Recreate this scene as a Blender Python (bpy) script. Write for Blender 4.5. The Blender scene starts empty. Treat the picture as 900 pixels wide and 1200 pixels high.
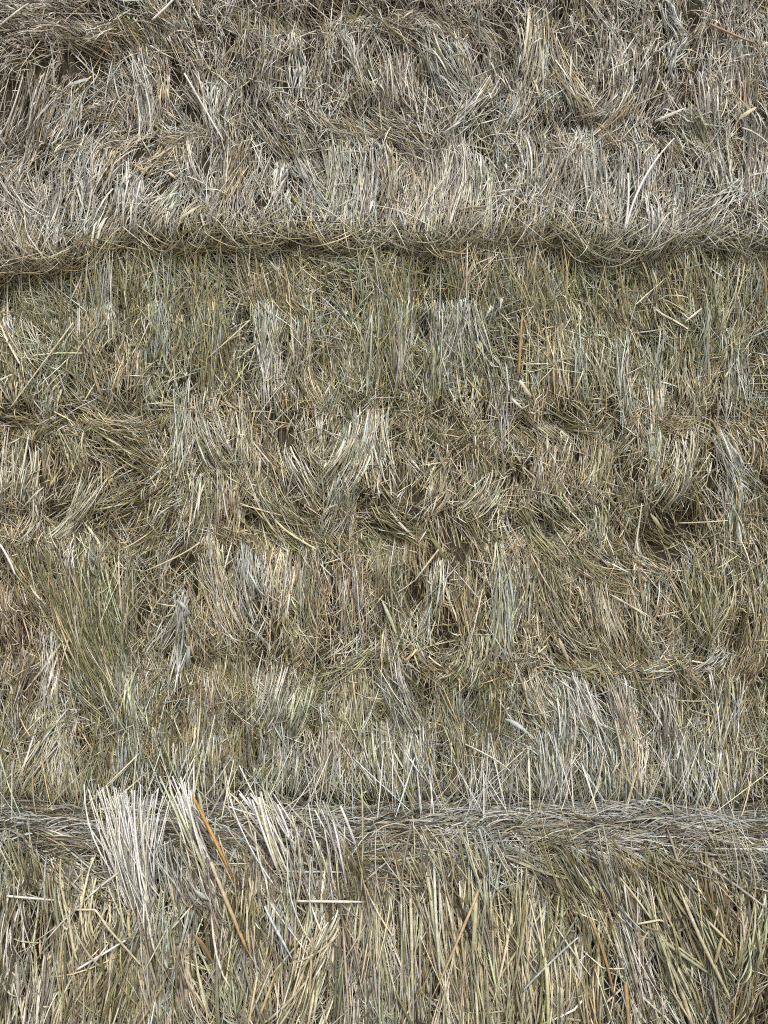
import bpy, math
import numpy as np

rng = np.random.default_rng(20240611)
sc = bpy.context.scene
COL = sc.collection

# ------------------------------------------------------------------ camera
ZC = 1.38            # eye height, metres
D = 1.51             # distance from the lens to the face of the middle bale
F = 1100.0           # focal length in photo pixels (photo 900 x 1200)
S = D / F            # metres per photo pixel on the middle bale's face
cam_data = bpy.data.cameras.new("camera")
cam_data.sensor_fit = 'VERTICAL'
cam_data.sensor_height = 36.0
cam_data.lens = 36.0 * F / 1200.0
cam_data.clip_start = 0.05
cam_data.clip_end = 2000.0
cam = bpy.data.objects.new("camera", cam_data)
cam.location = (0, -D, ZC)
cam.rotation_euler = (math.radians(90), 0, 0)
COL.objects.link(cam)
sc.camera = cam

# ------------------------------------------------------------------ sky, sun, exposure
SUN_EL, SUN_AZ = math.radians(44), math.radians(168)
world = bpy.data.worlds.new("World")
sc.world = world
world.use_nodes = True
nt = world.node_tree
bg = nt.nodes["Background"]
sky = nt.nodes.new("ShaderNodeTexSky")
sky.sky_type = 'NISHITA'
sky.sun_disc = False
sky.sun_elevation = SUN_EL
sky.sun_rotation = SUN_AZ
sky.air_density = 1.0
sky.dust_density = 4.0
nt.links.new(sky.outputs["Color"], bg.inputs["Color"])
bg.inputs["Strength"].default_value = 0.145
sun_data = bpy.data.lights.new("sun", 'SUN')
sun_data.energy = 1.4
sun_data.angle = math.radians(24)
sun_data.color = (1.0, 0.995, 0.975)
sun = bpy.data.objects.new("sun", sun_data)
dx = math.sin(SUN_AZ) * math.cos(SUN_EL)
dy = math.cos(SUN_AZ) * math.cos(SUN_EL)
dz = math.sin(SUN_EL)
sun.rotation_euler = (math.radians(90) - SUN_EL, 0, math.atan2(dx, -dy))
sun.location = (dx * 6, dy * 6, dz * 6 + 1)
COL.objects.link(sun)
sc.view_settings.view_transform = 'Standard'
sc.view_settings.look = 'None'
sc.view_settings.exposure = 0.50
sc.view_settings.gamma = 1.0
sc.view_settings.use_curve_mapping = False
sc.cycles.use_denoising = False
sc.cycles.pixel_filter_type = 'BLACKMAN_HARRIS'
sc.cycles.filter_width = 1.05
sc.cycles.max_bounces = 5
sc.cycles.diffuse_bounces = 1
sc.cycles.glossy_bounces = 2

# ------------------------------------------------------------------ small helpers
def lin(c):
    c = np.asarray(c, float) / 255.0
    return np.where(c <= 0.04045, c / 12.92, ((c + 0.055) / 1.055) ** 2.4)

def dull(v, k=0.86):
    v = np.asarray(v, float); g = v @ np.array([.3, .59, .11])
    return (g + (v - g) * k) * np.array([0.985, 0.987, 0.975])
PAL = {k: lin(dull(v)) for k, v in dict(
    pale=(204, 202, 190), white=(240, 238, 230), cream=(194, 186, 158), grey=(160, 157, 147),
    bluegrey=(168, 177, 174), tan=(152, 139, 105), olive=(118, 115, 76), green=(106, 112, 74),
    palegreen=(168, 174, 146), brown=(104, 92, 68), pink=(172, 158, 138), orange=(170, 136, 86),
    dark=(74, 68, 48), yellow=(184, 178, 146), greygreen=(142, 146, 118), mauve=(120, 112, 100)).items()}

def hash2(ix, iy, seed):
    n = (ix.astype(np.int64) * 374761393 + iy.astype(np.int64) * 668265263 + seed * 1442695041) & 0xffffffff
    n = ((n ^ (n >> 13)) * 1274126177) & 0xffffffff
    return ((n ^ (n >> 16)) & 0xffff) / 65535.0

def vnoise(x, y, seed=0):
    """smooth value noise in -1..1"""
    x = np.asarray(x, float); y = np.asarray(y, float)
    ix, iy = np.floor(x), np.floor(y)
    fx, fy = x - ix, y - iy
    fx = fx * fx * (3 - 2 * fx); fy = fy * fy * (3 - 2 * fy)
    a = hash2(ix, iy, seed); b = hash2(ix + 1, iy, seed)
    c = hash2(ix, iy + 1, seed); d = hash2(ix + 1, iy + 1, seed)
    return 2 * ((a * (1 - fx) + b * fx) * (1 - fy) + (c * (1 - fx) + d * fx) * fy) - 1

def tag(o, label=None, cat=None, group=None, kind=None):
    if label: o["label"] = label
    if cat: o["category"] = cat
    if group: o["group"] = group
    if kind: o["kind"] = kind
    return o

# ------------------------------------------------------------------ materials
def straw_material(name, rough=0.5, spec=0.35):
    m = bpy.data.materials.new(name); m.use_nodes = True
    n, l = m.node_tree.nodes, m.node_tree.links
    b = n["Principled BSDF"]
    at = n.new("ShaderNodeAttribute"); at.attribute_name = "straw_colour"
    tc = n.new("ShaderNodeTexCoord")
    nz = n.new("ShaderNodeTexNoise"); nz.inputs["Scale"].default_value = 90; nz.inputs["Detail"].default_value = 3
    nz.inputs["Roughness"].default_value = 0.7
    rp = n.new("ShaderNodeMapRange")
    rp.inputs["From Min"].default_value = 0.3; rp.inputs["From Max"].default_value = 0.7
    rp.inputs["To Min"].default_value = 0.66; rp.inputs["To Max"].default_value = 1.22
    mx = n.new("ShaderNodeMix"); mx.data_type = 'RGBA'; mx.blend_type = 'MULTIPLY'
    mx.inputs[0].default_value = 1.0
    l.new(tc.outputs["Object"], nz.inputs["Vector"])
    l.new(nz.outputs["Fac"], rp.inputs["Value"])
    l.new(at.outputs["Color"], mx.inputs[6]); l.new(rp.outputs["Result"], mx.inputs[7])
    l.new(mx.outputs[2], b.inputs["Base Color"])
    b.inputs["Roughness"].default_value = rough
    b.inputs["Specular IOR Level"].default_value = spec
    return m

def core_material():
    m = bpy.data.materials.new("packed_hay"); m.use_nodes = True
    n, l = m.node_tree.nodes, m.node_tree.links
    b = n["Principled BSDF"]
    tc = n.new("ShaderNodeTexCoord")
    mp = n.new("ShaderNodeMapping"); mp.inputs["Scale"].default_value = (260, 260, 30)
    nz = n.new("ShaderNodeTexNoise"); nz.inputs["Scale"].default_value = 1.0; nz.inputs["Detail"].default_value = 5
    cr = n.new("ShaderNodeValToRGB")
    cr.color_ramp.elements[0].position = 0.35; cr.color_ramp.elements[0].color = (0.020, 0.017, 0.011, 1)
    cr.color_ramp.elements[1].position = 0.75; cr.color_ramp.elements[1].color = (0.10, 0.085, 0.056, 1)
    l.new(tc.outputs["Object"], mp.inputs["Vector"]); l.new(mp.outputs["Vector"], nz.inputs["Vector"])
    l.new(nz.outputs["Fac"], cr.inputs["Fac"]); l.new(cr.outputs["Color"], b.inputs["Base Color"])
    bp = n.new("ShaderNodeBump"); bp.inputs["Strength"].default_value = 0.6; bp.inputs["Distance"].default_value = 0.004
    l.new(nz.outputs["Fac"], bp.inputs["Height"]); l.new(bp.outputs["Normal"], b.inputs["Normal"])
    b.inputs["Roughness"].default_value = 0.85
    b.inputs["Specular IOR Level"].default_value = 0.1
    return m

def ground_material():
    m = bpy.data.materials.new("bare_soil"); m.use_nodes = True
    n, l = m.node_tree.nodes, m.node_tree.links
    b = n["Principled BSDF"]
    tc = n.new("ShaderNodeTexCoord")
    nz = n.new("ShaderNodeTexNoise"); nz.inputs["Scale"].default_value = 6; nz.inputs["Detail"].default_value = 8
    cr = n.new("ShaderNodeValToRGB")
    cr.color_ramp.elements[0].position = 0.3; cr.color_ramp.elements[0].color = (0.14, 0.11, 0.08, 1)
    cr.color_ramp.elements[1].position = 0.7; cr.color_ramp.elements[1].color = (0.30, 0.25, 0.18, 1)
    l.new(tc.outputs["Object"], nz.inputs["Vector"]); l.new(nz.outputs["Fac"], cr.inputs["Fac"])
    l.new(cr.outputs["Color"], b.inputs["Base Color"])
    b.inputs["Roughness"].default_value = 0.95
    return m

M_BLADE = straw_material("dry_grass_blade", 0.55, 0.22)
M_STEM = straw_material("straw_stem", 0.42, 0.35)
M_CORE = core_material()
M_SOIL = ground_material()

# ------------------------------------------------------------------ mesh builders for strands
def grid_mesh(name, P, rows, cols, cl, mat, parent=None, closed=False):
    """P (N,rows,cols,3), cl (N,3) or (N,rows,3): N separate strips in one mesh"""
    N = P.shape[0]
    verts = P.reshape(-1, 3).astype(np.float32)
    c2 = cols if closed else cols - 1
    r = np.arange(rows - 1)[:, None]; c = np.arange(c2)[None, :]
    cn = (c + 1) % cols
    q = np.stack([r * cols + c, r * cols + cn, (r + 1) * cols + cn, (r + 1) * cols + c], -1).reshape(-1, 4)
    faces = (q[None] + (np.arange(N) * rows * cols)[:, None, None]).reshape(-1).astype(np.int32)
    me = bpy.data.meshes.new(name)
    me.vertices.add(len(verts)); me.vertices.foreach_set("co", verts.ravel())
    nf = len(faces) // 4
    me.loops.add(nf * 4); me.loops.foreach_set("vertex_index", faces)
    me.polygons.add(nf)
    me.polygons.foreach_set("loop_start", np.arange(0, nf * 4, 4, dtype=np.int32))
    me.polygons.foreach_set("loop_total", np.full(nf, 4, np.int32))
    me.polygons.foreach_set("use_smooth", np.ones(nf, bool))
    a = me.attributes.new("straw_colour", 'FLOAT_COLOR', 'POINT')
    if cl.ndim == 2:
        cl = np.repeat(cl[:, None, :], rows, 1)
    cc = np.repeat(cl[:, :, None, :], cols, 2)
    cc = np.concatenate([cc, np.ones(cc.shape[:-1] + (1,))], -1)
    a.data.foreach_set("color", cc.reshape(-1).astype(np.float32))
    me.materials.append(mat)
    me.update(calc_edges=True)
    o = bpy.data.objects.new(name, me)
    COL.objects.link(o)
    if parent: o.parent = parent
    return o

def norm(v):
    return v / np.maximum(np.linalg.norm(v, axis=-1, keepdims=True), 1e-9)

class Bunch:
    """collects strands; builds them as one mesh (blades: V-section strips; stems: four-sided tubes)"""
    def __init__(self):
        self.items = []
    def add(self, P, N, width, twist, cl, taper):
        self.items.append((P, N, width, twist, cl, taper))
    def build(self, name, parent, stem=False, mat=None):
        K = max(i[0].shape[1] for i in self.items)
        for i in self.items: assert i[0].shape[1] == K
        P, N, w, tw, cl, tp = [np.concatenate([i[j] for i in self.items]) for j in range(6)]
        T = np.empty_like(P)
        T[:, 1:-1] = P[:, 2:] - P[:, :-2]; T[:, 0] = P[:, 1] - P[:, 0]; T[:, -1] = P[:, -1] - P[:, -2]
        T = norm(T)
        side = norm(np.cross(T, N)); up = norm(np.cross(side, T))
        s = np.linspace(0, 1, K)[None, :]
        tws = tw[:, :1] + tw[:, 1:2] * (s - 0.5)
        ca, sa = np.cos(tws)[..., None], np.sin(tws)[..., None]
        sd = side * ca + up * sa; u2 = up * ca - side * sa
        wp = w[:, None] * (1 - tp[:, :1] * np.clip(1 - s / 0.5, 0, 1) ** 1.5) * (1 - tp[:, 1:2] * np.clip((s - 0.4) / 0.6, 0, 1) ** 1.4)
        wp = wp[..., None]
        if stem:
            ring = [P + (sd * math.cos(a) + u2 * math.sin(a)) * wp * 0.5 for a in (0.4, 1.6567, 2.9, 4.1, 5.4)]
            return grid_mesh(name, np.stack(ring, 2), K, 5, cl, mat or M_STEM, parent, closed=True)
        ring = [P - sd * wp * 0.5, P + u2 * wp * 0.38, P + sd * wp * 0.5]
        return grid_mesh(name, np.stack(ring, 2), K, 3, cl, mat or M_BLADE, parent)

# ------------------------------------------------------------------ bales as profiles
def pz(py): return ZC + (600 - py) * S
Z_SEAM_LOW = pz(947)       # top of the bottom bale
Z_SEAM_TOP = pz(287)       # underside of the top bale

def arc(cy, cz, r, a0, a1, n=9):
    a = np.radians(np.linspace(a0, a1, n))
    return [(cy - r * math.cos(t), cz + r * math.sin(t)) for t in a]

class Bale:
    """front is at y=front; the profile runs from the back of the top face, over the upper edge, down the face, under the lower edge"""
    def __init__(self, key, front, z0, z1, r_top, r_bot, half, back=0.88, back_top=0.42, creases=(), hollows=(), seed=0):
        self.key, self.front, self.z0, self.z1, self.half, self.back = key, front, z0, z1, half, back
        self.seed = seed
        pts = [(front + back_top, z1)]
        pts += arc(front + r_top, z1 - r_top, r_top, 90, 0)
        pts += arc(front + r_bot, z0 + r_bot, r_bot, 0, -90)
        pts += [(front + 0.30, z0)]
        pts = np.array(pts)
        seg = np.r_[0, np.cumsum(np.linalg.norm(np.diff(pts, axis=0), axis=1))]
        self.len = seg[-1]
        self.ts = np.linspace(0, self.len, 260)
        self.y = np.interp(self.ts, seg, pts[:, 0]); self.z = np.interp(self.ts, seg, pts[:, 1])
        ty, tz = np.gradient(self.y, self.ts), np.gradient(self.z, self.ts)
        k = np.ones(5) / 5
        ty = np.convolve(np.pad(ty, 2, 'edge'), k, 'valid'); tz = np.convolve(np.pad(tz, 2, 'edge'), k, 'valid')
        n = np.hypot(ty, tz)
        self.ny, self.nz = tz / n, -ty / n            # outward
        # what the photograph's eye sees of it
        py = 600 - F * (self.z - ZC) / (self.y + D)
        vis = np.ones(len(py), bool)
        m = -1e9
        for i in range(len(py)):
            if py[i] <= m: vis[i] = False
            m = max(m, py[i])
        self.py_v, self.t_v = py[vis], self.ts[vis]
        self.creases_px = creases
        self.creases = [float(np.interp(c, self.py_v, self.t_v)) for c in creases]
        self.hollows = []
        for (hx, hy, hr, hd) in hollows:
            hu, ht = self.from_px(np.array([hx]), np.array([hy]))
            self.hollows.append((float(hu[0]), float(ht[0]), hr * S, hd))
    def crease_t(self, i, u):
        return self.creases[i] + 0.020 * vnoise(u * 5.0, 3.3 + i, self.seed + 5) + 0.008 * vnoise(u * 17, 1.3 + i, self.seed + 6)
    def bump(self, u, t):
        h = 0.012 * vnoise(u * 6.5, t * 5.0, self.seed + 1) + 0.012 * vnoise(u * 19, t * 11, self.seed + 2) + 0.007 * vnoise(u * 42, t * 26, self.seed + 3)
        for i in range(len(self.creases)):
            d = (t - self.crease_t(i, u))
            wd = 0.024 if (self.key == 'mid' and i == 1) else 0.014
            dep = (0.034 if wd > .02 else 0.020) * np.clip(0.35 + 0.9 * vnoise(u * 8, 7.7 * i + 0.5, self.seed + 9), 0, 1.2)
            h = h - dep * np.exp(-(d / wd) ** 2) + 0.3 * dep * np.exp(-((d - 0.040) / 0.028) ** 2)
        for (hu, ht, hr, hd) in self.hollows:
            h = h - hd * np.exp(-(((u - hu) / hr) ** 2 + ((t - ht) / (hr * 0.8)) ** 2))
        if self.key == 'top':                              # the lip along the lower edge swells outwards
            h = h + (0.016 + 0.012 * vnoise(u * 5.5, u * 0 + .2, 811)) * np.exp(-((t - (self.len - 0.284)) / 0.024) ** 2)
        if self.key == 'bottom': h = h + 0.016 * vnoise(u * 15 + 2.2 * t, t * 3.0, 333)
        if self.key == 'bottom': h = h * np.clip((t - 0.40) / 0.1, 0.35, 1)
        return h
    def sag(self, u, t):
        """the seams are not level: the bales sag into one another"""
        sm = lambda x: np.clip(x, 0, 1) ** 2 * (3 - 2 * np.clip(x, 0, 1))
        hi = -0.034 * sm((-u - 0.36) / 0.16) - 0.012 * sm((u - 0.26) / 0.12) + 0.007 * vnoise(u * 4.2, u * 0 + .3, 901)
        lo = 0.007 * vnoise(u * 3.4, u * 0 + .7, 902)
        if self.key == 'top': return hi * sm((t - (self.len - 0.60)) / 0.22)
        if self.key == 'mid': return hi * (1 - sm((t - 0.42) / 0.22)) + lo * sm((t - (self.len - 0.6)) / 0.2)
        return lo * (1 - sm((t - 0.5) / 0.25))
    def at(self, u, t, h):
        """surface point + outward normal"""
        b = self.bump(u, t)
        if np.ndim(u) == 2 and 3 < u.shape[1] < 20:      # stiff straw bridges the small hollows instead of following them
            q = np.linspace(-1, 1, u.shape[1]); B = np.stack([np.ones_like(q), q, q * q], 1)
            b = b @ (B @ np.linalg.pinv(B)).T
        b = b + h
        y = np.interp(t, self.ts, self.y); z = np.interp(t, self.ts, self.z)
        ny = np.interp(t, self.ts, self.ny); nz = np.interp(t, self.ts, self.nz)
        P = np.stack([u, y + ny * b, z + nz * b + self.sag(u, t)], -1)
        N = np.stack([np.zeros_like(u), ny, nz], -1)
        return P, N
    def from_px(self, px, py):
        t = np.interp(py, self.py_v, self.t_v)
        y = np.interp(t, self.ts, self.y)
        return (px - 450) / F * (y + D), t
    def to_px(self, u, t):
        y = np.interp(t, self.ts, self.y); z = np.interp(t, self.ts, self.z)
        return 450 + F * u / (y + D), 600 - F * (z - ZC) / (y + D)

HALF = 1.22
LEDGE_T = 0.44
TOP = Bale('top', -0.020, Z_SEAM_TOP + 0.012, Z_SEAM_TOP + 0.90, 0.06, 0.032, HALF, creases=(-110, 20, 146), hollows=((105, 66, 16, .02), (560, 168, 16, .018), (496, 92, 12, .018), (655, 15, 14, .015), (362, 150, 9, .015), (20, 110, 22, .012), (880, 110, 14, .012)), seed=100)
MID = Bale('mid', -0.004, Z_SEAM_LOW + 0.004, Z_SEAM_TOP + 0.010, 0.026, 0.03, HALF, creases=(492, 618, 778), hollows=((790, 612, 36, .05), (768, 640, 24, .035), (428, 592, 13, .02), (497, 388, 14, .035), (62, 600, 16, .022), (300, 612, 14, .012), (625, 610, 16, .015), (545, 625, 12, .015), (690, 745, 10, .015), (430, 780, 12, .012), (40, 530, 14, .018), (30, 325, 16, .02), (268, 303, 14, .02), (385, 306, 14, .016), (492, 302, 16, .022), (572, 302, 12, .018), (745, 306, 18, .02), (888, 304, 14, .02), (415, 330, 14, .012), (665, 495, 14, .012), (590, 880, 12, .012)), seed=200)
BOT = Bale('bottom', -0.20, 0.0, Z_SEAM_LOW, 0.055, 0.05, HALF, creases=(), hollows=((642, 1002, 14, .03), (120, 1060, 14, .015), (545, 1060, 10, .015), (860, 1020, 14, .015)), seed=300)
BALES = (TOP, MID, BOT)

ROOT = {}
for b, lab in ((TOP, "greyest and most weathered hay bale, overhanging the seam at the top of the stack"),
               (MID, "greenish tan hay bale with three horizontal creases, between the upper and lower bales"),
               (BOT, "lowest hay bale of long coarse yellowish straw, its top ledge jutting out")):
    e = bpy.data.objects.new("hay_bale", None)
    e.empty_display_size = 0.2
    e.location = (0, 0.4, b.z0)
    COL.objects.link(e)
    tag(e, lab, "hay bale", "stacked hay bales")
    ROOT[b.key] = e

def adopt(o, bale):
    """parent a mesh built in world coordinates under a bale's Empty"""
    e = ROOT[bale.key]
    off = np.array(e.location)
    co = np.empty(len(o.data.vertices) * 3, np.float32)
    o.data.vertices.foreach_get("co", co)
    o.data.vertices.foreach_set("co", (co.reshape(-1, 3) - off.astype(np.float32)).ravel())
    o.parent = e
    return o

def build_core(b):
    nu = 260
    us = np.linspace(-b.half, b.half, nu)
    U, Tt = np.meshgrid(us, b.ts, indexing='ij')
    P, _ = b.at(U, Tt, np.full(U.shape, -0.008))
    nt_ = len(b.ts)
    bk = np.array([[b.back, b.z0], [b.back, b.z1]])
    # close the loop with the back
    Pb = np.zeros((nu, 2, 3)); Pb[:, :, 0] = us[:, None]; Pb[:, :, 1] = bk[:, 0]; Pb[:, :, 2] = bk[:, 1]
    P = np.concatenate([P, Pb], 1); n = nt_ + 2
    verts = P.reshape(-1, 3)
    faces = []
    for i in range(nu - 1):
        a = i * n
        for j in range(n):
            k = (j + 1) % n
            faces.append((a + j, a + k, a + n + k, a + n + j))
    faces.append(tuple(range(n))[::-1]); faces.append(tuple((nu - 1) * n + j for j in range(n)))
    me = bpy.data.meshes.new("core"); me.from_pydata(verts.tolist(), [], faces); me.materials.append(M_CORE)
    me.polygons.foreach_set("use_smooth", [True] * len(me.polygons)); me.update()
    o = bpy.data.objects.new("core", me); COL.objects.link(o)
    adopt(o, b)

# ------------------------------------------------------------------ authored bunches, in photo pixels
# (x0,y0, x1,y1, w0,w1, n, palette names, bend, lift mm, strand width mm)
def Q(s): return s.split()
T_STROKES = [
 (0,40,70,28,22,16,60,"grey mauve brown",6,10,1.7), (70,30,130,62,14,20,40,"brown mauve tan",-6,10,1.7), (150,22,95,52,16,26,60,"cream tan brown",-5,14,1.8),
 (138,12,168,50,20,22,50,"olive tan olive",-6,16,1.9), (185,30,205,68,26,16,40,"tan grey olive",-5,14,1.7), (160,62,172,150,24,22,60,"pale grey white",4,8,2.2),
 (186,60,192,135,14,12,24,"pink cream tan",2,8,1.8), (40,80,15,165,30,40,70,"mauve grey brown",6,8,1.8), (70,85,50,150,24,22,36,"brown grey mauve",4,7,1.7),
 (90,95,76,150,18,20,40,"grey pale bluegrey",3,7,1.9), (95,122,145,132,14,16,30,"brown tan cream",-3,12,1.8), (172,146,218,168,16,26,60,"olive tan cream",-8,15,1.8),
 (215,160,232,230,24,26,50,"grey pale tan",-5,9,1.8), (60,166,105,156,10,14,36,"cream tan grey",5,12,1.7), (5,175,58,235,26,26,60,"grey mauve pale",-12,9,1.8),
 (60,190,45,270,36,40,60,"grey bluegrey mauve",8,7,1.8), (20,230,55,285,30,34,50,"cream grey tan",-8,9,1.9), (105,160,95,240,24,24,50,"bluegrey pale grey",4,7,1.9),
 (135,170,122,215,20,18,30,"cream pale tan",3,10,2.2), (155,195,146,265,28,24,50,"pale bluegrey white",4,9,2.3), (205,170,170,200,16,14,36,"cream tan olive",6,13,2.1),
 (215,225,190,255,18,20,30,"palegreen bluegrey pale",4,14,3.4), (262,150,262,260,26,28,60,"pink grey brown",7,8,1.8), (285,170,255,255,16,22,36,"pink tan tan",5,10,1.7),
 (245,100,255,165,18,16,30,"bluegrey grey pale",-5,9,2.0), (275,90,265,150,20,20,36,"grey pale mauve",4,8,1.8), (230,85,248,150,10,10,20,"pale mauve white",-3,11,2.0),
 (140,240,112,285,30,30,50,"cream pale tan",4,9,2.0), (290,20,285,75,20,20,40,"olive grey tan",3,8,1.7),
 (345,40,348,75,12,12,26,"grey bluegrey pale",2,9,2.2), (348,70,347,112,18,14,34,"bluegrey bluegrey pale",3,11,2.4), (318,30,316,110,22,24,50,"grey greygreen grey",3,7,1.8),
 (380,45,372,110,24,22,46,"grey mauve tan",3,8,1.7), (398,30,412,75,10,10,20,"pale grey",-3,12,1.8), (420,55,440,110,22,22,40,"grey pale greygreen",-4,8,1.7),
 (462,55,466,118,34,36,80,"pink pale grey",3,9,1.8), (440,25,492,55,16,18,40,"tan brown mauve",-4,11,1.7), (505,50,545,118,22,36,80,"pale bluegrey grey",-8,14,2.0),
 (495,65,497,112,18,18,24,"greygreen olive grey",4,4,2.0), (580,90,530,155,22,18,70,"bluegrey pale grey",10,13,1.9), (575,60,590,110,20,22,40,"grey pale mauve",-4,9,1.7),
 (440,128,505,178,22,28,80,"tan grey olive",-9,14,1.7), (368,132,412,158,16,18,50,"olive tan grey",-5,14,1.7), (312,138,345,180,24,18,50,"grey tan olive",-6,12,1.7),
 (400,150,388,262,24,26,70,"greygreen grey pale",5,8,1.8), (430,170,424,258,26,26,60,"pale bluegrey grey",4,8,1.9), (455,175,448,240,18,20,40,"cream pale tan",4,10,1.9),
 (500,180,492,268,34,40,110,"pale cream pink",10,10,1.7), (535,175,520,268,26,36,80,"cream pale grey",10,9,1.7), (330,190,325,235,14,16,30,"white bluegrey pale",2,9,2.6),
 (350,180,392,252,16,14,36,"bluegrey grey",-4,9,1.8), (560,145,590,180,22,18,34,"olive greygreen dark",-4,6,1.7), (580,150,592,200,10,10,26,"bluegrey palegreen",-2,10,1.8),
 (600,220,540,262,12,14,36,"tan pink brown",5,13,1.8), (565,190,560,262,26,28,60,"grey greygreen pale",4,8,1.8),
 (630,20,618,112,28,26,70,"cream grey palegreen",9,9,1.8), (620,105,600,150,24,20,40,"pale grey",6,10,1.7), (652,52,690,142,22,24,70,"tan cream grey",-8,11,1.8),
 (712,40,708,110,34,34,70,"mauve grey pale",3,8,1.7), (778,8,800,46,14,16,44,"bluegrey white bluegrey",-7,16,2.2), (800,44,784,84,20,12,44,"white bluegrey bluegrey",-6,17,2.3),
 (745,60,740,115,26,26,46,"grey bluegrey mauve",3,8,1.8), (720,105,683,142,22,14,46,"pale grey tan",7,13,1.8), (740,105,700,160,12,16,40,"tan grey",6,12,1.7),
 (822,90,830,150,28,26,50,"grey pink pale",-3,8,1.8), (870,60,872,130,34,34,60,"grey pink mauve",2,8,1.8), (665,150,640,235,30,36,80,"pale grey pink",14,10,1.7),
 (690,150,700,240,26,28,60,"grey pale bluegrey",-4,9,1.7), (620,150,622,230,24,26,50,"bluegrey greygreen pale",6,8,1.8), (740,165,736,240,40,40,60,"pale bluegrey grey",4,7,1.9),
 (840,150,852,215,26,26,60,"bluegrey pale grey",-6,10,1.8), (810,120,842,170,20,18,40,"grey greygreen",-5,10,1.7), (885,140,880,230,26,30,50,"grey mauve bluegrey",3,8,1.8),
 (870,205,812,262,16,36,70,"bluegrey pale white",7,13,1.8), (760,225,762,285,18,22,50,"white bluegrey pale",3,13,2.0), (705,215,712,262,26,28,50,"grey pale",-3,8,1.7),
 (660,215,645,265,26,30,40,"pale cream grey",6,9,1.7), (800,200,795,255,24,24,40,"grey bluegrey",3,8,1.8),
]
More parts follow.
